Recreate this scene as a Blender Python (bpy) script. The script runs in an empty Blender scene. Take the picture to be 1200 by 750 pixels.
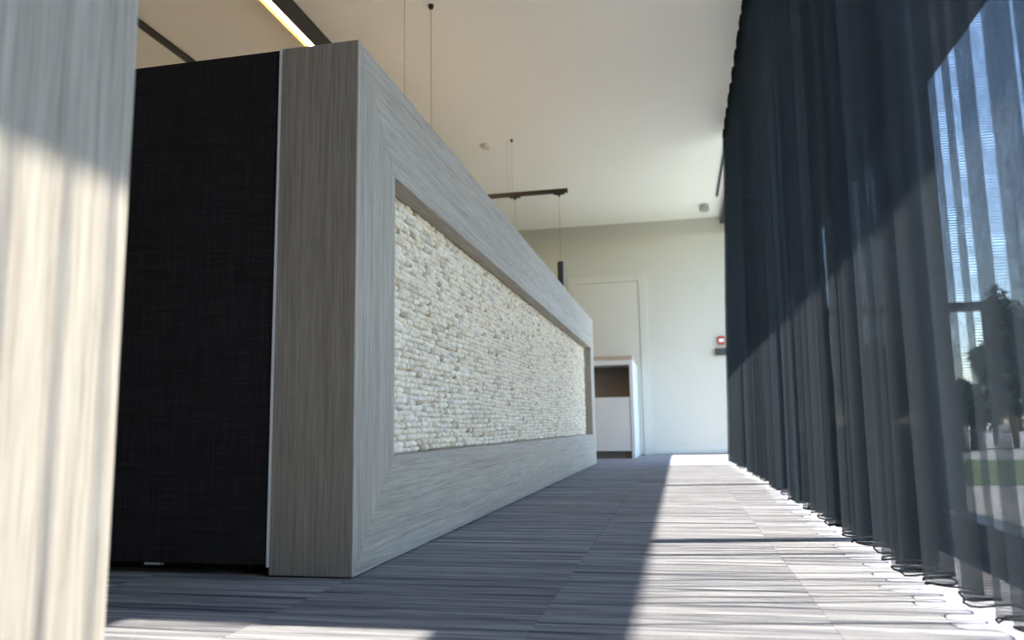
import bpy, bmesh, math, random
from mathutils import Vector, Matrix
random.seed(7)
S = bpy.context.scene
COL = S.collection

# ------------------------------------------------------------------ camera
cam_d = bpy.data.cameras.new('camera')
cam = bpy.data.objects.new('camera', cam_d); COL.objects.link(cam)
cam_d.sensor_fit = 'HORIZONTAL'; cam_d.sensor_width = 36.0
cam_d.lens = 906.73 / 1200 * 36.0
r = Vector((0.97776342, 0.20910705, -0.01590382))
u = Vector((0.04418496, -0.13128171, 0.99035994))
w = Vector((-0.20500336, 0.96904043, 0.13760184))
cam.matrix_world = Matrix(((r.x, u.x, -w.x, 0), (r.y, u.y, -w.y, 0), (r.z, u.z, -w.z, 0.34), (0, 0, 0, 1)))
cam_d.clip_start = 0.02; cam_d.clip_end = 500
cam_d.dof.use_dof = True; cam_d.dof.focus_distance = 2.3; cam_d.dof.aperture_fstop = 3.4
S.camera = cam

# ------------------------------------------------------------------ sky, sun, exposure
SUNV = Vector((1.0, 0.16, 1.41)).normalized()
world = bpy.data.worlds.new('sky'); S.world = world; world.use_nodes = True
wn = world.node_tree.nodes; wl = world.node_tree.links
for n in list(wn): wn.remove(n)
wo = wn.new('ShaderNodeOutputWorld'); bg = wn.new('ShaderNodeBackground'); sk = wn.new('ShaderNodeTexSky')
sk.sky_type = 'NISHITA'; sk.sun_disc = False
sk.sun_elevation = math.asin(SUNV.z); sk.sun_rotation = math.atan2(SUNV.x, SUNV.y)
sk.altitude = 50; sk.air_density = 1.0; sk.dust_density = 0.15; sk.ozone_density = 2.0
bg.inputs['Strength'].default_value = 0.37
wl.new(sk.outputs[0], bg.inputs[0]); wl.new(bg.outputs[0], wo.inputs[0])
sun_d = bpy.data.lights.new('sun', 'SUN'); sun = bpy.data.objects.new('sun', sun_d); COL.objects.link(sun)
sun_d.energy = 8.3; sun_d.angle = 0.0095; sun_d.color = (1.0, 0.95, 0.87)
sun.rotation_euler = (-SUNV).to_track_quat('-Z', 'Y').to_euler(); sun.location = (12, 4, 16)
S.view_settings.view_transform = 'Standard'; S.view_settings.look = 'None'
S.view_settings.exposure = 1.75; S.view_settings.gamma = 1.0; S.view_settings.use_curve_mapping = False
S.cycles.transparent_max_bounces = 32; S.cycles.max_bounces = 10; S.cycles.diffuse_bounces = 6
S.cycles.transmission_bounces = 8; S.cycles.use_denoising = True
S.cycles.caustics_reflective = False; S.cycles.caustics_refractive = False

# ------------------------------------------------------------------ helpers
class MB:
    """collects geometry and links it as one mesh object"""
    def __init__(self): self.bm = bmesh.new()
    def box(self, x0, x1, y0, y1, z0, z1, bev=0.0):
        vs = [self.bm.verts.new((x, y, z)) for z in (z0, z1) for y in (y0, y1) for x in (x0, x1)]
        fs = [(0, 2, 3, 1), (4, 5, 7, 6), (0, 1, 5, 4), (2, 6, 7, 3), (0, 4, 6, 2), (1, 3, 7, 5)]
        nf = [self.bm.faces.new([vs[i] for i in f]) for f in fs]
        if bev > 0:
            ed = list({e for f in nf for e in f.edges})
            bmesh.ops.bevel(self.bm, geom=ed, offset=bev, segments=2, profile=0.7, affect='EDGES')
        return self
    def prism(self, pts, n, bev=0.0):
        """pts: polygon of 3-D points; n: extrusion vector"""
        a = [self.bm.verts.new(p) for p in pts]; b = [self.bm.verts.new(Vector(p) + Vector(n)) for p in pts]
        k = len(pts); nf = [self.bm.faces.new(a), self.bm.faces.new(list(reversed(b)))]
        for i in range(k): nf.append(self.bm.faces.new((a[i], b[i], b[(i + 1) % k], a[(i + 1) % k])))
        if bev > 0:
            ed = list({e for f in nf for e in f.edges})
            bmesh.ops.bevel(self.bm, geom=ed, offset=bev, segments=1, affect='EDGES')
        return self
    def lathe(self, prof, c=(0, 0, 0), seg=24):
        """prof: (radius, z) pairs revolved about z"""
        c = Vector(c); rings = []
        for rr, z in prof:
            if rr < 1e-6: rings.append([self.bm.verts.new(c + Vector((0, 0, z)))])
            else: rings.append([self.bm.verts.new(c + Vector((rr * math.cos(2 * math.pi * i / seg), rr * math.sin(2 * math.pi * i / seg), z))) for i in range(seg)])
        for A, B in zip(rings, rings[1:]):
            for i in range(seg):
                j = (i + 1) % seg
                if len(A) == 1 and len(B) == 1: continue
                if len(A) == 1: self.bm.faces.new((A[0], B[i], B[j]))
                elif len(B) == 1: self.bm.faces.new((A[i], B[0], A[j]))
                else: self.bm.faces.new((A[i], B[i], B[j], A[j]))
        return self
    def tube(self, pts, rad, seg=8):
        rings = []
        for i, p in enumerate(pts):
            p = Vector(p); t = (Vector(pts[min(i + 1, len(pts) - 1)]) - Vector(pts[max(i - 1, 0)])).normalized()
            a = t.cross(Vector((0.31, 0.17, 0.93)))
            if a.length < 1e-3: a = t.cross(Vector((1, 0, 0)))
            a.normalize(); b = t.cross(a)
            rd = rad[i] if isinstance(rad, (list, tuple)) else rad
            rings.append([self.bm.verts.new(p + rd * (math.cos(2 * math.pi * k / seg) * a + math.sin(2 * math.pi * k / seg) * b)) for k in range(seg)])
        for A, B in zip(rings, rings[1:]):
            for k in range(seg): self.bm.faces.new((A[k], A[(k + 1) % seg], B[(k + 1) % seg], B[k]))
        self.bm.faces.new(list(reversed(rings[0]))); self.bm.faces.new(rings[-1])
        return self
    def build(self, name, mat, parent=None, smooth=False):
        bmesh.ops.recalc_face_normals(self.bm, faces=self.bm.faces[:])
        me = bpy.data.meshes.new(name); self.bm.to_mesh(me); self.bm.free()
        if smooth:
            for p in me.polygons: p.use_smooth = True
        me.materials.append(mat)
        o = bpy.data.objects.new(name, me); COL.objects.link(o)
        if parent is not None: o.parent = parent; o.matrix_parent_inverse = Matrix.Translation(-parent.location) if parent.type == 'EMPTY' else Matrix()
        return o
def tag(o, label=None, cat=None, group=None, kind=None):
    if label: o['label'] = label
    if cat: o['category'] = cat
    if group: o['group'] = group
    if kind: o['kind'] = kind
    return o
def empty(name, loc, label=None, cat=None, group=None, kind=None):
    o = bpy.data.objects.new(name, None); COL.objects.link(o); o.location = loc; o.empty_display_size = 0.05
    return tag(o, label, cat, group, kind)

# ------------------------------------------------------------------ materials
class NT:
    def __init__(self, name):
        self.m = bpy.data.materials.new(name); self.m.use_nodes = True
        self.t = self.m.node_tree; self.t.nodes.clear()
        self.out = self.n('ShaderNodeOutputMaterial')
    def n(self, typ, **kw):
        nd = self.t.nodes.new(typ)
        for k, v in kw.items(): setattr(nd, k, v)
        return nd
    def l(self, a, b): self.t.links.new(a, b)
    def math(self, op, a, b=None):
        nd = self.n('ShaderNodeMath', operation=op)
        for i, v in enumerate((a, b)):
            if v is None: continue
            if isinstance(v, (int, float)): nd.inputs[i].default_value = v
            else: self.l(v, nd.inputs[i])
        return nd.outputs[0]
    def noise(self, vec, scale, detail=2, rough=0.5):
        nd = self.n('ShaderNodeTexNoise'); nd.inputs['Scale'].default_value = scale
        nd.inputs['Detail'].default_value = detail; nd.inputs['Roughness'].default_value = rough
        self.l(vec, nd.inputs['Vector']); return nd.outputs['Fac']
    def mapping(self, vec, scale):
        nd = self.n('ShaderNodeMapping'); nd.inputs['Scale'].default_value = scale
        self.l(vec, nd.inputs['Vector']); return nd.outputs[0]
    def ramp(self, fac, stops, interp='LINEAR'):
        nd = self.n('ShaderNodeValToRGB'); cr = nd.color_ramp; cr.interpolation = interp
        while len(cr.elements) < len(stops): cr.elements.new(0.5)
        for e, (p, c) in zip(cr.elements, stops): e.position = p; e.color = (*c, 1)
        self.l(fac, nd.inputs[0]); return nd.outputs[0]
    def bsdf(self, col, rough=0.6, metal=0.0, spec=0.5):
        b = self.n('ShaderNodeBsdfPrincipled')
        if isinstance(col, tuple): b.inputs['Base Color'].default_value = (*col, 1)
        else: self.l(col, b.inputs['Base Color'])
        if isinstance(rough, (int, float)): b.inputs['Roughness'].default_value = rough
        else: self.l(rough, b.inputs['Roughness'])
        b.inputs['Metallic'].default_value = metal; b.inputs['Specular IOR Level'].default_value = spec
        self.l(b.outputs[0], self.out.inputs['Surface']); return b
    def bump(self, b, h, strength=0.3, dist=0.002):
        nd = self.n('ShaderNodeBump'); nd.inputs['Strength'].default_value = strength; nd.inputs['Distance'].default_value = dist
        self.l(h, nd.inputs['Height']); self.l(nd.outputs[0], b.inputs['Normal'])
    def obj(self): return self.n('ShaderNodeTexCoord').outputs['Object']

def plain(name, col, rough=0.6, metal=0.0, var=0.06, scale=18.0, spec=0.5):
    T = NT(name); f = T.noise(T.obj(), scale, 3)
    c = T.ramp(f, [(0.3, tuple(v * (1 - var) for v in col)), (0.7, tuple(min(1, v * (1 + var)) for v in col))])
    T.bsdf(c, rough, metal, spec); return T.m

def wood(name, axis, dark, light, rough=0.55):
    """veneer with fine grain running along the axis (0 x, 1 y, 2 z)"""
    T = NT(name); sc = [1.0, 1.0, 1.0]; sc[axis] = 0.018; v = T.mapping(T.obj(), sc)
    fine = T.noise(v, 520, 3, 0.7); mid = T.noise(v, 150, 3, 0.6); wide = T.noise(v, 16, 2)
    f = T.math('ADD', T.math('MULTIPLY', fine, 0.5), T.math('ADD', T.math('MULTIPLY', mid, 0.42), T.math('MULTIPLY', wide, 0.13)))
    mean = tuple((a + b) / 2 for a, b in zip(dark, light))
    c = T.ramp(f, [(0.36, dark), (0.53, mean), (0.72, light)])
    b = T.bsdf(c, rough, 0, 0.35); T.bump(b, fine, 0.25, 0.0008); return T.m

WD, WL = (0.20, 0.170, 0.136), (0.52, 0.46, 0.39)
M = {}
M['wood_x'] = wood('grey_oak_x', 0, WD, WL); M['wood_y'] = wood('grey_oak_y', 1, WD, WL); M['wood_z'] = wood('grey_oak_z', 2, WD, WL)
M['white_wall'] = plain('painted_wall', (0.52, 0.50, 0.455), 0.75, var=0.015, scale=60)
M['ceiling'] = plain('painted_ceiling', (0.89, 0.88, 0.845), 0.8, var=0.012, scale=40)
M['white_paint'] = plain('white_lacquer', (0.55, 0.535, 0.49), 0.4, var=0.01)
M['counter_white'] = plain('counter_laminate', (0.64, 0.645, 0.64), 0.3, var=0.01)
M['counter_wood'] = wood('counter_top_wood', 0, (0.30, 0.22, 0.16), (0.52, 0.42, 0.33))
M['niche'] = plain('niche_board', (0.16, 0.14, 0.12), 0.6)
M['black_metal'] = plain('black_metal', (0.010, 0.010, 0.012), 0.45, var=0.15)
M['dark_frame'] = plain('anthracite_frame', (0.035, 0.037, 0.042), 0.45, var=0.1)
M['alu'] = plain('pale_aluminium', (0.75, 0.75, 0.74), 0.35, 0.3, 0.03)
M['gold'] = plain('gold_reflector', (0.62, 0.42, 0.17), 0.45, 0.3, 0.04)
M['edge_white'] = plain('white_edge_band', (0.88, 0.88, 0.87), 0.3, var=0.01)
M['chrome'] = plain('steel', (0.5, 0.5, 0.5), 0.3, 0.9, 0.05)
M['plastic_white'] = plain('white_plastic', (0.78, 0.75, 0.70), 0.4, var=0.02)
M['plastic_grey'] = plain('grey_plastic', (0.42, 0.41, 0.39), 0.45, var=0.04)
M['red'] = plain('red_plastic', (0.42, 0.02, 0.025), 0.4, var=0.05)
M['cable'] = plain('grey_cable', (0.22, 0.20, 0.17), 0.6)
M['soil_slab'] = plain('dark_slab', (0.10, 0.10, 0.11), 0.9)
M['bark'] = plain('brown_bark', (0.20, 0.12, 0.07), 0.9, var=0.3)
M['shelter'] = plain('shelter_metal', (0.05, 0.05, 0.05), 0.6)

def mk_linen():
    T = NT('black_linen'); o = T.obj()
    a = T.noise(T.mapping(o, (1, 1, 0.02)), 420, 2); b_ = T.noise(T.mapping(o, (0.02, 1, 1)), 420, 2)
    f = T.math('MULTIPLY', T.math('ADD', a, b_), 0.5)
    c = T.ramp(f, [(0.35, (0.012, 0.0115, 0.013)), (0.65, (0.040, 0.036, 0.038))])
    b = T.bsdf(c, 0.8, 0, 0.15); T.bump(b, f, 0.3, 0.001); return T.m
M['linen'] = mk_linen()

def mk_carpet():
    T = NT('striped_carpet'); g = T.n('ShaderNodeNewGeometry').outputs['Position']
    oi = T.n('ShaderNodeObjectInfo'); rnd = oi.outputs['Random']
    sep = T.n('ShaderNodeSeparateXYZ'); T.l(g, sep.inputs[0])
    def stripes(scale, off, det):
        cb = T.n('ShaderNodeCombineXYZ')
        T.l(T.math('ADD', T.math('MULTIPLY', sep.outputs['X'], 0.012), T.math('MULTIPLY', rnd, 37.0 + off)), cb.inputs[0])
        T.l(T.math('ADD', sep.outputs['Y'], T.math('MULTIPLY', rnd, 13.0 + off)), cb.inputs[1])
        cb.inputs[2].default_value = off
        return T.noise(cb.outputs[0], scale, det, 0.6)
    s1 = stripes(40, 0.0, 3); s2 = stripes(170, 5.0, 2)
    f = T.math('ADD', T.math('MULTIPLY', s1, 0.52), T.math('MULTIPLY', s2, 0.48))
    c = T.ramp(f, [(0.38, (0.05, 0.048, 0.066)), (0.44, (0.14, 0.137, 0.158)), (0.465, (0.36, 0.35, 0.345)),
                   (0.49, (0.17, 0.163, 0.185)), (0.525, (0.26, 0.25, 0.25)), (0.55, (0.52, 0.505, 0.49)), (0.58, (0.24, 0.228, 0.245)), (0.65, (0.66, 0.64, 0.62))])
    fib = T.noise(g, 420, 2, 0.7)
    mx = T.n('ShaderNodeMixRGB', blend_type='MULTIPLY'); mx.inputs[0].default_value = 0.55
    T.l(c, mx.inputs[1]); T.l(T.ramp(fib, [(0.25, (0.45, 0.45, 0.45)), (0.7, (1.25, 1.25, 1.25))]), mx.inputs[2])
    b = T.bsdf(mx.outputs[0], 0.95, 0, 0.1); T.bump(b, fib, 0.7, 0.004); return T.m
M['carpet'] = mk_carpet()

def mk_wool():
    T = NT('cream_wool'); g = T.n('ShaderNodeNewGeometry'); oi = T.n('ShaderNodeObjectInfo')
    rn = T.math('FRACT', T.math('ADD', g.outputs['Random Per Island'], oi.outputs['Random']))
    c1 = T.ramp(rn, [(0.0, (0.46, 0.35, 0.23)), (0.04, (0.64, 0.54, 0.42)), (0.2, (0.82, 0.71, 0.55)), (0.45, (0.90, 0.80, 0.66)),
                     (0.7, (0.83, 0.73, 0.59)), (0.86, (0.92, 0.84, 0.72)), (0.97, (0.66, 0.60, 0.53)), (1.0, (0.60, 0.47, 0.33))])
    f = T.noise(T.mapping(g.outputs['Position'], (1, 0.35, 1)), 260, 3, 0.65)
    mx = T.n('ShaderNodeMixRGB', blend_type='MULTIPLY'); mx.inputs[0].default_value = 0.5
    T.l(c1, mx.inputs[1]); T.l(T.ramp(f, [(0.3, (0.6, 0.58, 0.55)), (0.65, (1.12, 1.12, 1.12))]), mx.inputs[2])
    b = T.bsdf(mx.outputs[0], 0.95, 0, 0.1); T.bump(b, f, 0.5, 0.002); return T.m
M['wool'] = mk_wool()

def mk_sheer(name, cover, col, tcol, weave=True):
    """open-weave voile: light passes between the threads, threads scatter the rest"""
    T = NT(name)
    tr = T.n('ShaderNodeBsdfTransparent'); df = T.n('ShaderNodeBsdfDiffuse'); tl = T.n('ShaderNodeBsdfTranslucent')
    df.inputs[0].default_value = (*col, 1); tl.inputs[0].default_value = (*tcol, 1)
    ad = T.n('ShaderNodeAddShader'); T.l(df.outputs[0], ad.inputs[0]); T.l(tl.outputs[0], ad.inputs[1])
    mx = T.n('ShaderNodeMixShader'); T.l(tr.outputs[0], mx.inputs[1]); T.l(ad.outputs[0], mx.inputs[2])
    if weave:
        uv = T.n('ShaderNodeTexCoord').outputs['UV']; s = T.n('ShaderNodeSeparateXYZ'); T.l(uv, s.inputs[0])
        wv = T.math('SINE', T.math('ADD', T.math('MULTIPLY', s.outputs['Y'], 2 * math.pi / 0.0048), T.math('MULTIPLY', T.noise(uv, 9, 2), 9.0)))
        wu = T.math('SINE', T.math('MULTIPLY', s.outputs['X'], 2 * math.pi / 0.0032))
        k = T.math('ADD', T.math('MULTIPLY', wv, 0.19), T.math('MULTIPLY', wu, 0.06))
        T.l(T.math('ADD', k, cover), mx.inputs[0])
    else: mx.inputs[0].default_value = cover
    T.l(mx.outputs[0], T.out.inputs['Surface']); return T.m
M['sheer'] = mk_sheer('charcoal_voile', 0.51, (0.008, 0.011, 0.0165), (0.0165, 0.0195, 0.022))
M['hem'] = mk_sheer('voile_hem', 0.86, (0.006, 0.007, 0.009), (0.009, 0.010, 0.011), False)

def mk_glass():
    T = NT('window_glass'); tr = T.n('ShaderNodeBsdfTransparent'); tr.inputs[0].default_value = (0.965, 0.975, 0.97, 1)
    gl = T.n('ShaderNodeBsdfGlossy'); gl.inputs['Roughness'].default_value = 0.02
    mx = T.n('ShaderNodeMixShader'); mx.inputs[0].default_value = 0.04
    T.l(tr.outputs[0], mx.inputs[1]); T.l(gl.outputs[0], mx.inputs[2]); T.l(mx.outputs[0], T.out.inputs['Surface']); return T.m
M['glass'] = mk_glass()

def mk_emit(name, col, st):
    T = NT(name); e = T.n('ShaderNodeEmission'); e.inputs[0].default_value = (*col, 1); e.inputs[1].default_value = st
    T.l(e.outputs[0], T.out.inputs['Surface']); return T.m
M['led'] = mk_emit('warm_led', (1.0, 0.66, 0.33), 66.0)

def mk_leaf(name, a, b_):
    T = NT(name); g = T.n('ShaderNodeNewGeometry')
    c = T.ramp(g.outputs['Random Per Island'], [(0.0, a), (1.0, b_)]); T.bsdf(c, 0.6, 0, 0.3); return T.m
M['leaf'] = mk_leaf('dark_leaf', (0.014, 0.032, 0.012), (0.045, 0.085, 0.03))
M['leaf2'] = mk_leaf('mid_leaf', (0.02, 0.05, 0.012), (0.08, 0.14, 0.035))
M['grass'] = plain('lawn_grass', (0.075, 0.115, 0.035), 0.9, var=0.4, scale=9)
M['paving'] = plain('pale_paving', (0.33, 0.32, 0.30), 0.85, var=0.12, scale=7)

# ------------------------------------------------------------------ the room shell
XL_, XW, YB, YE, ZC = -4.5, 0.72, -2.6, 9.26, 2.78
floor = MB().box(XL_, XW + 0.16, YB, YE, -0.16, -0.006).build('floor', M['soil_slab']); tag(floor, kind='structure')
TS = 0.5; x0 = -0.26 - 8 * TS
tile_meshes = {}
def tile(xa, xb, ya, yb):
    key = (round(xb - xa, 3), round(yb - ya, 3))
    if key not in tile_meshes:
        hx, hy = (xb - xa) / 2 - 0.0001, (yb - ya) / 2 - 0.0001
        t = MB(); t.box(-hx, hx, -hy, hy, -0.006, 0.0)
        for v in t.bm.verts:
            if v.co.z > -0.001: v.co.x *= 1 - 0.0003 / hx; v.co.y *= 1 - 0.0003 / hy
        o = t.build('carpet_tile', M['carpet'], floor); tile_meshes[key] = o.data
    else:
        o = bpy.data.objects.new('carpet_tile', tile_meshes[key]); COL.objects.link(o); o.parent = floor
    o.location = ((xa + xb) / 2, (ya + yb) / 2, 0)
xs = [-4.5] + [x0 + TS * i for i in range(0, 20) if -4.4 < x0 + TS * i < XW] + [XW]
ys = [YB] + [-2.25 + TS * i for i in range(23)] + [YE]
for a, b in zip(xs, xs[1:]):
    for c, d in zip(ys, ys[1:]): tile(a, b, c, d)

tag(MB().box(XL_ - 0.2, XW + 0.16, YB - 0.2, YE + 0.2, ZC, ZC + 0.2).build('ceiling', M['ceiling']), kind='structure')
tag(MB().box(XL_ - 0.2, XL_, YB, YE + 0.2, -0.16, ZC).build('wall_left', M['white_wall']), kind='structure')
tag(MB().box(XL_ - 0.2, XW + 0.16, YB - 0.2, YB, -0.16, ZC).build('wall_back', M['wood_z']), kind='structure')
# end wall with a doorway
DX0, DX1, DZ = -1.2454, -0.3081, 2.128
we = MB(); we.box(XL_, DX0, YE, YE + 0.2, -0.16, ZC); we.box(DX1, XW + 0.16, YE, YE + 0.2, -0.16, ZC)
we.box(DX0, DX1, YE, YE + 0.2, DZ, ZC); we.box(DX0, DX1, YE + 0.12, YE + 0.2, -0.16, DZ)
tag(we.build('wall_end', M['white_wall']), kind='structure')
HZ = 2.67   # window head
tag(MB().box(XW, XW + 0.16, YB, YE, HZ, ZC).build('wall_right', M['white_wall']), kind='structure')
# baseboards
tag(MB().box(DX1 + 0.002, XW - 0.0, YE - 0.014, YE, 0.012, 0.105, 0.003).build('baseboard_end', M['white_paint']), kind='structure')
tag(MB().box(XL_, DX0 - 0.002, YE - 0.014, YE, 0.012, 0.105, 0.003).build('baseboard_end', M['white_paint']), kind='structure')
tag(MB().box(XL_, XL_ + 0.014, YB, YE - 0.014, 0.0, 0.105, 0.003).build('baseboard_left', M['white_paint']), kind='structure')
# door with frame
door = empty('door_1', ((DX0 + DX1) / 2, YE, 0), kind='structure')
LX0, LX1, LZ = -1.1752, -0.4058, 2.0545
f = MB(); f.box(DX0, LX0 - 0.003, YE - 0.016, YE + 0.10, 0.0, DZ, 0.003); f.box(LX1 + 0.003, DX1, YE - 0.016, YE + 0.10, 0.0, DZ, 0.003)
f.box(LX0 - 0.003, LX1 + 0.003, YE - 0.016, YE + 0.10, LZ + 0.003, DZ, 0.003); f.build('door_frame', M['white_paint'], door)
f = MB(); f.box(DX0 - 0.008, DX0, YE - 0.008, YE, 0, DZ + 0.008); f.box(DX1, DX1 + 0.008, YE - 0.008, YE, 0, DZ + 0.008); f.box(DX0, DX1, YE - 0.008, YE, DZ, DZ + 0.008)
f.build('shadow_trim', M['white_paint'], door)
MB().box(LX0, LX1, YE - 0.008, YE + 0.035, 0.008, LZ, 0.002).build('door_leaf', M['white_paint'], door)
for hz in (1.93, 1.05, 0.22):
    MB().box(LX0 - 0.012, LX0 + 0.003, YE - 0.024, YE - 0.006, hz - 0.04, hz + 0.04, 0.002).build('hinge', M['chrome'], door)
hd = MB().box(LX1 - 0.07, LX1 - 0.045, YE - 0.016, YE - 0.008, 0.96, 1.10, 0.002).build('handle_plate', M['chrome'], door)
MB().tube([(LX1 - 0.058, YE - 0.012, 1.05), (LX1 - 0.058, YE - 0.05, 1.05), (LX1 - 0.17, YE - 0.052, 1.05)], 0.008).build('handle', M['chrome'], door, True)

# glazed wall: bays between mullions, each a window
tag(MB().box(XW, XW + 0.16, YB, -0.9, -0.16, HZ).build('wall_right', M['white_wall']), kind='structure')  # unseen bay closed with solid wall to dim light reaching the desk end
MY = [-0.9, 0.34, 2.53, 4.72, 6.91, YE - 0.01]
def window(n, ya, yb, lf, rf):
    wd = empty('window_%d' % n, (XW + 0.04, (ya + yb) / 2, 0), kind='structure')
    f = MB(); f.box(XW, XW + 0.08, ya, yb, 0.0, 0.085, 0.004); f.build('bottom_rail', M['dark_frame'], wd)
    MB().box(XW, XW + 0.08, ya, yb, HZ - 0.06, HZ, 0.004).build('top_rail', M['dark_frame'], wd)
    MB().box(XW, XW + 0.08, ya, ya + lf, 0.085, HZ - 0.06, 0.003).build('jamb', M['dark_frame'], wd)
    MB().box(XW, XW + 0.08, yb - rf, yb, 0.085, HZ - 0.06, 0.003).build('jamb', M['dark_frame'], wd)
    MB().box(XW + 0.036, XW + 0.044, ya + lf - 0.008, yb - rf + 0.008, 0.08, HZ - 0.055).build('pane', M['glass'], wd)
for i in range(len(MY) - 1): window(i + 1, MY[i], MY[i + 1], 0.035, 0.035)
tag(MB().box(XW + 0.085, XW + 0.2, YB, YE, -0.1, -0.02, 0.004).build('trim_1', M['alu']), kind='structure')

# ------------------------------------------------------------------ outside
tag(MB().box(XW + 0.16, 1.95, 5.9, 9.6, -0.3, -0.1).build('ground_paving', M['paving']), kind='structure')
tag(MB().box(XW + 0.16, 7.0, -14, 5.9, -0.3, -0.1).build('ground_paving', M['paving']), kind='structure')
tag(MB().box(1.95, 120, 5.9, 9.6, -0.3, -0.095).build('ground_lawn', M['grass']), kind='structure')
tag(MB().box(7.0, 120, -60, 5.9, -0.3, -0.097).build('ground_lawn', M['grass']), kind='structure')
tag(MB().box(-30, 120, 9.6, 120, -0.32, -0.12).build('ground_yard', M['paving']), kind='structure')
can = empty('entrance_canopy', (1.2, 5.0, 2.80), 'flat dark canopy over the window, seen through the curtain', 'canopy')
MB().box(XW + 0.165, 1.64, 1.64, 13.0, 2.80, 2.92, 0.005).build('canopy_slab', M['dark_frame'], can)
MB().box(1.642, 1.90, -6.0, 13.0, 2.80, 2.92, 0.005).build('fascia_beam', M['dark_frame'], can)
for y in (-5.9, 12.9): MB().box(1.70, 1.80, y - 0.05, y + 0.05, -0.1, 2.799, 0.004).build('post', M['dark_frame'], can)

def leaf_cloud(c, rx, ry, rz, n, size, rs):
    m = MB(); bm = m.bm
    lobes = [(Vector((rs.uniform(-.55, .55) * rx, rs.uniform(-.55, .55) * ry, rs.uniform(-.6, .6) * rz)), rs.uniform(.35, .6)) for _ in range(9)]
    for _ in range(n):
        l, s = rs.choice(lobes); d = Vector((rs.gauss(0, 1), rs.gauss(0, 1), rs.gauss(0, 1))).normalized() * (rs.random() ** 0.4) * s
        p = Vector(c) + l + Vector((d.x * rx, d.y * ry, d.z * rz))
        a = Vector((rs.gauss(0, 1), rs.gauss(0, 1), rs.gauss(0, 1))).normalized(); b = a.cross(Vector((rs.gauss(0, 1), rs.gauss(0, 1), rs.gauss(0, 1)))).normalized()
        L, W = size * rs.uniform(.7, 1.3), size * 0.45
        bm.faces.new([bm.verts.new(p - a * L), bm.verts.new(p + b * W), bm.verts.new(p + a * L), bm.verts.new(p - b * W)])
    return m
def tree(name, label, cat, x, y, z0, z1, rad, trunk_r, mat, seed, n=2600, size=0.07, group=None, stems=1):
    rs = random.Random(seed); t = empty(name, (x, y, -0.12), label, cat, group)
    for k in range(stems):
        ox, oy = (rs.uniform(-.4, .4) * rad, rs.uniform(-.4, .4) * rad) if stems > 1 else (0, 0)
        MB().tube([(x + ox * .6, y + oy * .6, -0.12), (x + ox, y + oy, (z0 + z1) * .35), (x + ox * 1.1, y + oy, z0 + (z1 - z0) * .6)], [trunk_r, trunk_r * .8, trunk_r * .4], 7).build('trunk', M['bark'], t, True)
    leaf_cloud((x, y, (z0 + z1) / 2), rad, rad, (z1 - z0) / 2, n, size, rs).build('foliage', mat, t)
    return t
tree('conifer', 'dark pointed tree rising above the shrubs outside the window', 'tree', 6.5, 17.2, 0.4, 2.95, 0.6, 0.07, M['leaf'], 3, 3200, 0.07)
for i, (x, y, z1, rd, mt, lab) in enumerate([(4.35, 13.2, 1.15, 0.62, 'leaf', 'dark shrub outside, left of the pointed tree, behind the curtain'),
        (5.45, 14.1, 1.75, 0.62, 'leaf', 'tall dark shrub outside, in front of the pointed tree'),
        (6.75, 13.9, 1.8, 0.7, 'leaf', 'dark shrub outside, right of the pointed tree'),
        (3.1, 13.5, 0.95, 0.6, 'leaf2', 'low green shrub outside, leftmost of the shrub row'),
        (8.3, 13.6, 1.7, 0.75, 'leaf2', 'green shrub outside, rightmost of the shrub row')]):
    tree('shrub', lab, 'shrub', x, y, 0.18, z1, rd, 0.045, M[mt], 20 + i, 2600, 0.07, 'shrubs behind the lawn', 3)
for i, (x, y, h) in enumerate([(13, 34, 4.0), (17, 37, 4.6), (9, 40, 4.2), (22, 33, 4.5)]):
    tree('distant_tree', ['green tree standing far beyond the shrubs', 'tall green tree far outside beyond the yard', 'faint green tree at the far left of the yard', 'green tree at the far right of the yard'][i], 'tree', x, y, 1.0, h, 2.0, 0.15, M['leaf2'], 50 + i, 2600, 0.2, 'trees far outside')
sh = empty('shelter', (4.6, 15.5, -0.12), 'thin dark flat roofed shelter outside beside the pointed tree', 'shelter')
MB().box(2.8, 5.75, 15.5, 16.2, 2.40, 2.50, 0.01).build('shelter_roof', M['shelter'], sh)
for x in (2.9, 5.65): MB().box(x - .03, x + .03, 15.8, 15.86, -0.12, 2.399).build('post', M['shelter'], sh)

# ------------------------------------------------------------------ reception desk
XD, Y0, Y1, HD, XE = -0.7505, 1.7282, 7.1954, 1.320, -0.9665
OY0, OY1, OZ0, OZ1 = 1.992, 6.945, 0.270, 1.042      # opening in the front frame
XR = -0.825                                            # back of the recess
desk = empty('reception_desk', (XE, Y0, 0), 'long grey oak reception desk with cream wool panel in a deep frame', 'desk')
T_ = XR + 0.001 - XD
zb = 0.004
def fp(pts, name, mat): MB().prism([(XD, y, z) for y, z in pts], (T_, 0, 0), 0.0012).build(name, mat, desk)
g_ = 0.0006
fp([(Y0, zb), (OY0, OZ0), (OY0, OZ1), (Y0, HD)], 'frame_stile', M['wood_z'])
fp([(Y1, zb), (Y1, HD), (OY1, OZ1), (OY1, OZ0)], 'frame_stile', M['wood_z'])
fp([(Y0 + g_, HD), (OY0 + g_, OZ1), (OY1 - g_, OZ1), (Y1 - g_, HD)], 'frame_rail', M['wood_y'])
fp([(Y0 + g_, zb), (Y1 - g_, zb), (OY1 - g_, OZ0), (OY0 + g_, OZ0)], 'frame_rail', M['wood_y'])
MB().box(XR - 0.02, XR, Y0 + 0.02, Y1 - 0.02, 0.02, HD - 0.012).build('recess_board', M['niche'], desk)
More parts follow.
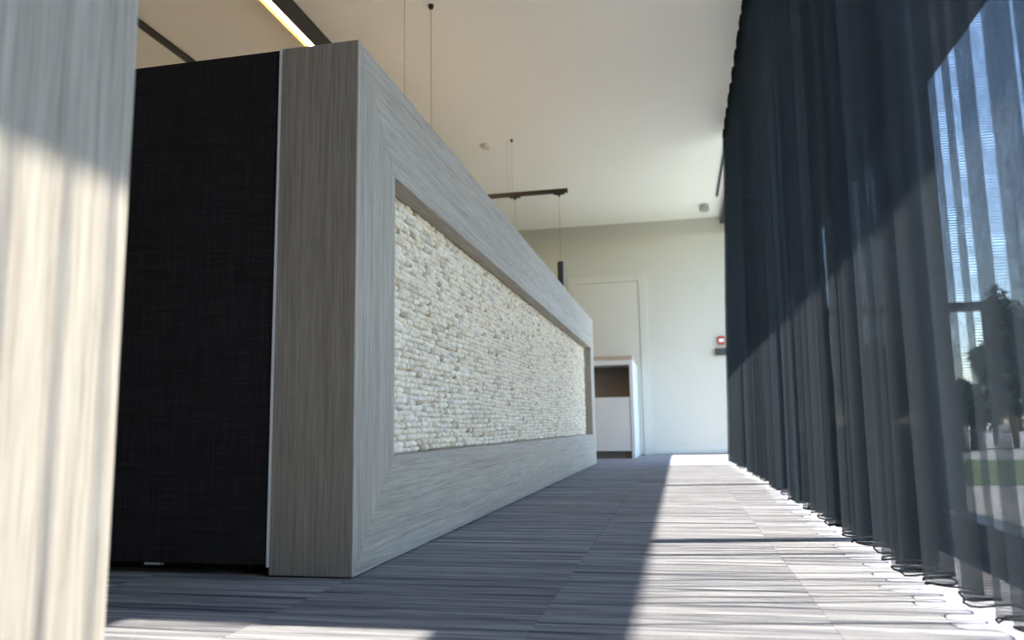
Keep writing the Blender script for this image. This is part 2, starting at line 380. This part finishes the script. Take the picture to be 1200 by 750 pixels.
MB().box(XE + 0.005, XD - 0.0012, Y0 - 0.002, Y0 + 0.019, zb, HD, 0.001).build('end_panel', M['wood_z'], desk)
MB().box(XE + 0.005, XR - 0.021, Y1 - 0.019, Y1, zb, HD, 0.001).build('end_panel', M['wood_z'], desk)
MB().box(XE + 0.005, XR - 0.0215, Y0 + 0.02, Y1 - 0.02, HD - 0.02, HD, 0.001).build('top_cap', M['wood_y'], desk)
MB().box(XE, XE + 0.0045, Y0 + 0.0195, Y1, 0.02, HD - 0.003).build('back_board', M['counter_white'], desk)
MB().box(XE - 0.002, XE + 0.0045, Y0 - 0.003, Y0 + 0.019, 0.022, HD + 0.001, 0.0005).build('edge_trim', M['edge_white'], desk)
side = MB().box(-1.80, XE - 0.0025, Y0 + 0.001, Y0 + 0.024, 0.027, HD - 0.001, 0.002).build('side_panel', M['linen'], desk)
for gx in (-1.155, -1.036, -1.5):
    MB().lathe([(0.0, 0.0), (0.018, 0.0), (0.018, 0.008), (0.008, 0.010), (0.008, 0.03), (0.0, 0.03)], (gx, Y0 + 0.05, 0), 14).build('glide', M['black_metal'], desk)
MB().box(-1.30, -1.255, Y0 + 0.004, Y0 + 0.02, 0.021, 0.0268).build('panel_bracket', M['alu'], desk)
MB().box(-1.80, XE - 0.002, Y0 + 0.075, Y0 + 0.09, 0.0, 0.719).build('plinth', M['linen'], desk)  # added black board, blocks light so the gap under the panel stays dark
MB().box(-1.80, XE - 0.002, Y0 + 0.0245, Y1, 0.72, 0.75, 0.002).build('worktop', M['counter_white'], desk)
MB().box(-1.80, XE - 0.002, Y1 - 0.024, Y1, 0.0, 0.719, 0.002).build('side_panel', M['linen'], desk)

# wool loops: rows of elongated tufts filling the recess
def tuft_mesh():
    bm = bmesh.new(); prof = [-1, -0.9, -0.5, 0.1, 0.6, 0.92, 1]; rad = [0, 0.78, 0.98, 1.0, 0.95, 0.74, 0]
    rings = []
    for yy, rr in zip(prof, rad):
        if rr == 0: rings.append([bm.verts.new((0, yy, 0))]); continue
        rings.append([bm.verts.new((rr * math.cos(2 * math.pi * i / 7), yy, rr * math.sin(2 * math.pi * i / 7))) for i in range(7)])
    for A, B in zip(rings, rings[1:]):
        for i in range(7):
            j = (i + 1) % 7
            if len(A) == 1: bm.faces.new((A[0], B[i], B[j]))
            elif len(B) == 1: bm.faces.new((A[i], B[0], A[j]))
            else: bm.faces.new((A[i], B[i], B[j], A[j]))
    bmesh.ops.recalc_face_normals(bm, faces=bm.faces[:])
    me = bpy.data.meshes.new('wool_loop'); bm.to_mesh(me); bm.free()
    for p in me.polygons: p.use_smooth = True
    me.materials.append(M['wool']); return me
tm = tuft_mesh(); tv = [v.co.copy() for v in tm.vertices]; tf = [tuple(p.vertices) for p in tm.polygons]
wool = tag(MB().box(XR + 0.0005, XR + 0.004, OY0 + 0.001, OY1 - 0.001, OZ0 + 0.001, OZ1 - 0.001).build('wool_panel', M['wool'], desk), 'cream nubby wool backing')
ROWS = 43; rh = (OZ1 - OZ0) / ROWS; rs = random.Random(11)
tufts = []
for i in range(ROWS):
    y = OY0 + rs.uniform(-0.01, 0.004); zc = OZ0 + (i + 0.5) * rh
    while y < OY1 - 0.012:
        L = rs.choice((0.024, 0.03, 0.036, 0.044, 0.056)) * rs.uniform(0.85, 1.15); L = min(L, OY1 - y)
        hr = rh * rs.uniform(0.48, 0.68); dr = rs.uniform(0.0085, 0.0165)
        ctr = Vector((XR + 0.0045 + rs.uniform(-0.0015, 0.003), y + L / 2, min(max(zc + 0.16 * rh * math.sin(y * 5.1 + i * 0.5) + 0.1 * rh * math.sin(y * 13 + i * 2.1) + rs.uniform(-.10, .10) * rh, OZ0 + hr * 0.8), OZ1 - hr * 0.8)))
        tufts.append((ctr, Vector((dr, L * 0.53, hr)), rs.uniform(-0.14, 0.14), rs.uniform(0, 0.8)))
        y += L * 0.98
tufts.sort(key=lambda t: t[0].y)
for t in tufts[:300]:
    o = bpy.data.objects.new('wool_loop', tm); COL.objects.link(o); o.parent = wool
    o.matrix_basis = Matrix.Translation(t[0]) @ Matrix.Rotation(t[2], 4, 'X') @ Matrix.Diagonal((*t[1], 1)) @ Matrix.Rotation(t[3], 4, 'Y')
V, F = [], []
for t in tufts[300:]:
    mm = Matrix.Translation(t[0]) @ Matrix.Rotation(t[2], 4, 'X') @ Matrix.Diagonal((*t[1], 1)) @ Matrix.Rotation(t[3], 4, 'Y')
    b0 = len(V); V += [mm @ v for v in tv]; F += [tuple(b0 + k for k in f) for f in tf]
me = bpy.data.meshes.new('wool_loops_far'); me.from_pydata(V, [], F); me.polygons.foreach_set('use_smooth', [True] * len(F)); me.materials.append(M['wool'])
wf = bpy.data.objects.new('wool_loop_field', me); COL.objects.link(wf); wf.parent = wool; wf['kind'] = 'stuff'

# ------------------------------------------------------------------ foreground wood panel
PX, PY = -0.585, 0.724
part = empty('wood_partition', (PX - 0.12, 0.1, 0), 'tall grey oak panel close by on the left, lit by striped sunlight', 'partition')
MB().box(PX - 0.022, PX, -0.75, PY, 0.004, 1.32, 0.0015).build('front_panel', M['wood_z'], part)
MB().box(PX - 0.216, PX - 0.0225, PY - 0.022, PY - 0.001, 0.004, 1.32, 0.0015).build('end_panel', M['wood_z'], part)
MB().box(PX - 0.216, PX - 0.0225, -0.75, -0.73, 0.004, 1.32, 0.0015).build('end_panel', M['wood_z'], part)
MB().box(PX - 0.216, PX - 0.196, -0.729, PY - 0.0225, 0.004, 1.32, 0.0015).build('back_panel', M['wood_z'], part)
MB().box(PX - 0.195, PX - 0.023, -0.729, PY - 0.0225, 1.30, 1.319).build('top_cap', M['wood_y'], part)

# ------------------------------------------------------------------ white counter by the end wall
cx1, cx0, cy0, cy1 = -0.452, -1.75, 8.23, 9.24
cn = empty('side_counter', (-1.1, cy0, 0), 'white counter with wooden top and dark open niche at end wall', 'counter')
MB().box(cx1 - 0.036, cx1, cy0, cy1, 0.0, 1.033, 0.002).build('side_panel', M['counter_white'], cn)
MB().box(cx0, cx0 + 0.036, cy0, cy1, 0.0, 1.033, 0.002).build('side_panel', M['counter_white'], cn)
MB().box(cx0 + 0.0365, cx1 - 0.0365, cy0 + 0.004, cy1, 0.978, 1.0325).build('top_board', M['counter_white'], cn)
MB().box(cx0, cx1, cy0 - 0.004, cy1, 1.0335, 1.076, 0.002).build('wooden_top', M['counter_wood'], cn)
MB().box(cx0 + 0.0365, cx1 - 0.0365, cy0 + 0.30, cy0 + 0.32, 0.64, 0.9775).build('niche_back', M['niche'], cn)
MB().box(cx0 + 0.0365, cx1 - 0.0365, cy0 + 0.012, cy0 + 0.299, 0.615, 0.6395).build('niche_shelf', M['counter_white'], cn)
for k in range(2):
    wdt = (cx1 - cx0 - 0.075) / 2; xa = cx0 + 0.0375 + k * wdt
    MB().box(xa, xa + wdt - 0.003, cy0 + 0.006, cy0 + 0.024, 0.08, 0.614, 0.0015).build('cabinet_door', M['counter_white'], cn)
MB().box(cx0 + 0.0365, cx1 - 0.0365, cy0 + 0.06, cy0 + 0.08, 0.0, 0.079).build('plinth', M['niche'], cn)

# ------------------------------------------------------------------ ceiling things
lin = empty('linear_lamp', (-2.075, 3.5, ZC), 'black linear lamp with warm glowing strip on the ceiling above the desk', 'lamp')
MB().box(-2.104, -2.050, 2.3, 6.6, 2.655, ZC, 0.001).build('housing', M['black_metal'], lin)
MB().box(-2.086, -2.062, 2.31, 6.59, 2.646, 2.6545).build('diffuser', M['led'], lin)
MB().prism([(-2.1085, 2.3, 2.6545), (-2.087, 2.3, 2.6545), (-2.087, 2.3, 2.6505), (-2.107, 2.3, 2.640), (-2.1085, 2.3, 2.640)], (0, 4.3, 0)).build('reflector', M['gold'], lin)
MB().box(-2.0615, -2.050, 2.3, 6.6, 2.6475, 2.6545).build('lip', M['black_metal'], lin)
tag(MB().box(-3.085, -3.025, 0.6, 6.6, ZC - 0.012, ZC, 0.001).build('ceiling_rail', M['black_metal']), 'thin unlit black rail on the ceiling, left of the glowing lamp', 'rail')

YT = 6.211
st = empty('suspended_track', (-1.292, YT, ZC), 'black suspended lamp track hanging crosswise above the far desk end', 'track')
MB().box(-1.77, -0.827, YT - 0.017, YT + 0.017, 2.275, 2.308, 0.002).build('track_bar', M['black_metal'], st)
MB().box(-0.8268, -0.822, YT - 0.018, YT + 0.018, 2.274, 2.309, 0.001).build('end_cap', M['black_metal'], st)
MB().tube([(-1.292, YT, 2.306), (-1.292, YT, ZC - 0.01)], 0.0011, 6).build('suspension_wire', M['cable'], st)
MB().lathe([(0.0, -0.022), (0.009, -0.022), (0.011, -0.012), (0.011, 0.0), (0, 0)], (-1.292, YT, ZC), 12).build('wire_anchor', M['black_metal'], st)
MB().tube([(-1.33, YT, 2.306), (-1.33, YT, ZC - 0.001)], 0.0009, 6).build('power_cable', M['cable'], st)
def pendant(x, y, ztop, zs1, zs0, label, on_track):
    p = empty('pendant_lamp', (x, y, ztop), label, 'lamp', 'black pendant lamps above the desk')
    if on_track:
        MB().box(x - 0.045, x + 0.045, y - 0.014, y + 0.014, ztop - 0.014, ztop - 0.0005, 0.003).build('track_adapter', M['black_metal'], p)
        MB().lathe([(0, -0.03), (0.008, -0.03), (0.016, -0.014), (0, -0.0139)], (x, y, ztop), 12).build('strain_relief', M['black_metal'], p)
        zt = ztop - 0.028
    else:
        MB().lathe([(0.0, -0.024), (0.012, -0.024), (0.016, -0.010), (0.016, 0.0), (0, 0)], (x, y, ztop), 14).build('ceiling_rose', M['black_metal'], p)
        zt = ztop - 0.02
    MB().tube([(x, y, zs1 - 0.004), (x, y, zt)], 0.0017, 6).build('cable', M['cable'], p)
    sh_ = MB().lathe([(0.0, zs1), (0.026, zs1), (0.0285, zs1 - 0.004), (0.0285, zs0), (0.025, zs0), (0.025, zs0 + 0.03), (0, zs0 + 0.03)], (x, y, 0), 24).build('shade', M['black_metal'], p, False)
    MB().lathe([(0.0, zs0 + 0.022), (0.023, zs0 + 0.022), (0.023, zs0 + 0.029), (0, zs0 + 0.029)], (x, y, 0), 16).build('lens', M['plastic_white'], sh_)
pendant(-0.895, YT, 2.275, 1.688, 1.42, 'slim black cylinder pendant hanging from the right end of the track', True)
pendant(-1.27, YT, 2.275, 1.688, 1.42, 'pendant cable dropping from the middle of the suspended track', True)
pendant(-1.302, 4.02, ZC, 1.80, 1.53, 'pendant on a thin cable, near the big desk corner, with dark ceiling rose in view', False)
pendant(-1.325, 3.64, ZC, 1.80, 1.53, 'pendant on a thin cable closest to the desk corner, leftmost of the cables', False)

sd = empty('smoke_detector', (-1.532, 6.284, ZC), 'round white smoke detector on the ceiling above the desk', 'smoke detector')
MB().lathe([(0, 0), (0.055, 0), (0.055, -0.012), (0.050, -0.018), (0.0, -0.018)], (-1.532, 6.284, ZC), 24).build('base', M['plastic_white'], sd)
MB().lathe([(0.030, -0.0185), (0.040, -0.0185), (0.040, -0.030), (0.024, -0.040), (0.0, -0.041)], (-1.532, 6.284, ZC), 24).build('sensor_head', M['plastic_white'], sd)
MB().lathe([(0.0, -0.0415), (0.008, -0.0415), (0.008, -0.044), (0.0, -0.044)], (-1.515, 6.27, ZC), 10).build('indicator', M['red'], sd)
cs = empty('ceiling_sensor', (0.384, 8.69, ZC), 'small grey round ceiling sensor near the end wall beside the curtain', 'sensor')
MB().lathe([(0, 0), (0.052, 0), (0.052, -0.02), (0.0, -0.02)], (0.384, 8.69, ZC), 20).build('base', M['plastic_grey'], cs)
MB().lathe([(0.034, -0.0205), (0.048, -0.0205), (0.055, -0.035), (0.055, -0.065), (0.048, -0.075), (0.036, -0.075), (0.034, -0.0205)], (0.384, 8.69, ZC), 20).build('ring', M['plastic_grey'], cs)
MB().lathe([(0, -0.0205), (0.033, -0.0205), (0.03, -0.06), (0, -0.07)], (0.384, 8.69, ZC), 20).build('lens', M['plastic_white'], cs)

fa = empty('fire_alarm_button', (0.524, YE, 1.303), 'small red fire alarm call point on the end wall beside the curtain', 'alarm button')
MB().box(0.486, 0.562, YE - 0.04, YE, 1.257, 1.350, 0.004).build('housing', M['red'], fa)
MB().box(0.497, 0.551, YE - 0.0425, YE - 0.0402, 1.282, 1.322, 0.001).build('window_plate', M['plastic_white'], fa)
MB().box(0.510, 0.538, YE - 0.044, YE - 0.0427, 1.299, 1.305).build('press_mark', M['plastic_grey'], fa)
bx = empty('door_control_box', (0.515, YE, 1.17), 'flat black wall box directly below the red alarm button', 'box')
MB().box(0.450, 0.590, YE - 0.045, YE, 1.132, 1.212, 0.004).build('housing', M['black_metal'], bx)
MB().box(0.458, 0.582, YE - 0.0475, YE - 0.0452, 1.140, 1.204, 0.002).build('face_plate', M['dark_frame'], bx)

# ------------------------------------------------------------------ curtain
ctk = empty('curtain_track', (0.507, 3, ZC), 'thin black curtain track on the ceiling along the window', 'curtain track')
MB().box(0.497, 0.517, YB + 0.05, 8.33, ZC - 0.018, ZC, 0.001).build('rail', M['black_metal'], ctk)
MB().box(0.496, 0.518, 8.3302, 8.336, ZC - 0.019, ZC, 0.001).build('end_stop', M['black_metal'], ctk)
bc = empty('blind_cassette', (0.65, 3, ZC), 'dark blind box at the ceiling in the corner behind the curtain', 'blind')
MB().box(0.585, 0.715, YB + 0.05, YE - 0.003, ZC - 0.085, ZC, 0.004).build('cassette', M['black_metal'], bc)

rs = random.Random(5)
fb = []; y = 1.316
low = [0.98, 1.035, 1.085, 1.14, 1.19, 1.316]; y = 0.98
while y > -1.9: y -= rs.uniform(0.042, 0.07); low.insert(0, y)
near = [1.365, 1.49, 1.535, 1.65, 1.70, 1.76, 1.80, 1.88, 1.93, 2.06, 2.16, 2.20, 2.33, 2.37, 2.50, 2.54, 2.58, 2.74, 2.79, 2.88]
hi = []; y = 2.88
while y < 6.75:
    for st_ in [rs.uniform(0.035, 0.06)] * rs.choice((1, 2, 2, 3)) + [rs.uniform(0.13, 0.24)]: y += st_; hi.append(y)
hi = [v for v in hi if v < 6.86] + [6.92]
fb = low + near + hi
K = len(fb) - 1
def top_y(k):   # the header is drawn a little shorter than the hem at the far end
    return fb[k] if fb[k] < 3.5 else 3.5 + (fb[k] - 3.5) * (6.46 - 3.5) / (6.92 - 3.5)
ft = [top_y(k) for k in range(K + 1)]
def frontx(y): return 0.425 if y < 5 else 0.425 - 0.035 * (y - 5) / 1.9
pf = [frontx(fb[k]) + rs.uniform(-0.012, 0.03) for k in range(K + 1)]
pb = [0.525 + rs.uniform(-0.035, 0.03) for k in range(K + 1)]
for k in range(K + 1):
    if 0.9 < fb[k] < 1.6: pf[k] = 0.462 + rs.uniform(-0.008, 0.008); pb[k] = 0.532 + rs.uniform(-0.012, 0.008)
bulge = [rs.uniform(0.06, 0.20) for k in range(K + 1)]
mb_ = [rs.uniform(-.3, .3) for k in range(K + 1)]
NS, NZ = 14, 18; ZT, ZB = ZC - 0.02, 0.036
rows = []
for j in range(NZ + 1):
    t = j / NZ; z = ZT + (ZB - ZT) * t; q = min(1.0, t / 0.62); s = q * q * (3 - 2 * q); row = []
    for k in range(K):
        for i in range(NS + (1 if k == K - 1 else 0)):
            ph = i / NS
            yk = ft[k] + (fb[k] - ft[k]) * s; yk1 = ft[k + 1] + (fb[k + 1] - ft[k + 1]) * s; d = yk1 - yk
            tx = t ** 1.3; xf0 = 0.462 + (pf[k] - 0.462) * tx; xf1 = 0.462 + (pf[k + 1] - 0.462) * tx; xb = 0.548 + (pb[k] - 0.548) * s
            xf = xf0 if ph < 0.5 else xf1
            c = (1 - math.cos(2 * math.pi * ph)) / 2
            x = xf + (xb - xf) * c
            bb = 0.10 + (bulge[k] - 0.10) * s
            yy = yk + d * ph + bb * min(d, 0.15) * math.sin(4 * math.pi * ph)
            yy += 0.006 * math.sin(z * 4 + k * 1.9) * s * (1 - s)
            x += 0.004 * math.sin(z * 5.3 + k * 2.7 + ph * 6) * s * (1 - s)
            zz = z
            if j == NZ: zz = z + 0.004 * math.sin(k * 1.7 + ph * 6.28)
            row.append(Vector((x, yy, zz)))
    rows.append(row)
V = [p for row in rows for p in row]; n = len(rows[0])
F = [(j * n + i, j * n + i + 1, (j + 1) * n + i + 1, (j + 1) * n + i) for j in range(NZ) for i in range(n - 1)]
me = bpy.data.meshes.new('voile'); me.from_pydata([tuple(v) for v in V], [], F)
uvl = me.uv_layers.new(name='uv')
ul = [0.0]
for a, b in zip(rows[NZ], rows[NZ][1:]): ul.append(ul[-1] + (b - a).length)
for p in me.polygons:
    p.use_smooth = True
    for li in p.loop_indices:
        vi = me.loops[li].vertex_index; uvl.data[li].uv = (ul[vi % n], V[vi].z)
me.materials.append(M['sheer'])
cur = empty('curtain', (0.49, 3, 0.03), 'long sheer charcoal curtain hanging in deep folds before the window', 'curtain')
cv = bpy.data.objects.new('voile', me); COL.objects.link(cv); cv.parent = cur; cv.matrix_parent_inverse = Matrix.Translation(-cur.location)
MB().tube([p + Vector((0, 0, -0.0005)) for p in rows[NZ]], 0.0021, 5).build('weighted_hem', M['hem'], cur, True)
hp = []
me2 = bpy.data.meshes.new('header_tape'); top = rows[0]
me2.from_pydata([tuple(p + Vector((0, 0, 0.0005))) for p in top] + [tuple(p - Vector((0, 0, 0.05))) for p in top], [], [(i, i + 1, n + i + 1, n + i) for i in range(n - 1)])
me2.materials.append(M['hem']); ht = bpy.data.objects.new('header_tape', me2); COL.objects.link(ht); ht.parent = cur; ht.matrix_parent_inverse = Matrix.Translation(-cur.location)
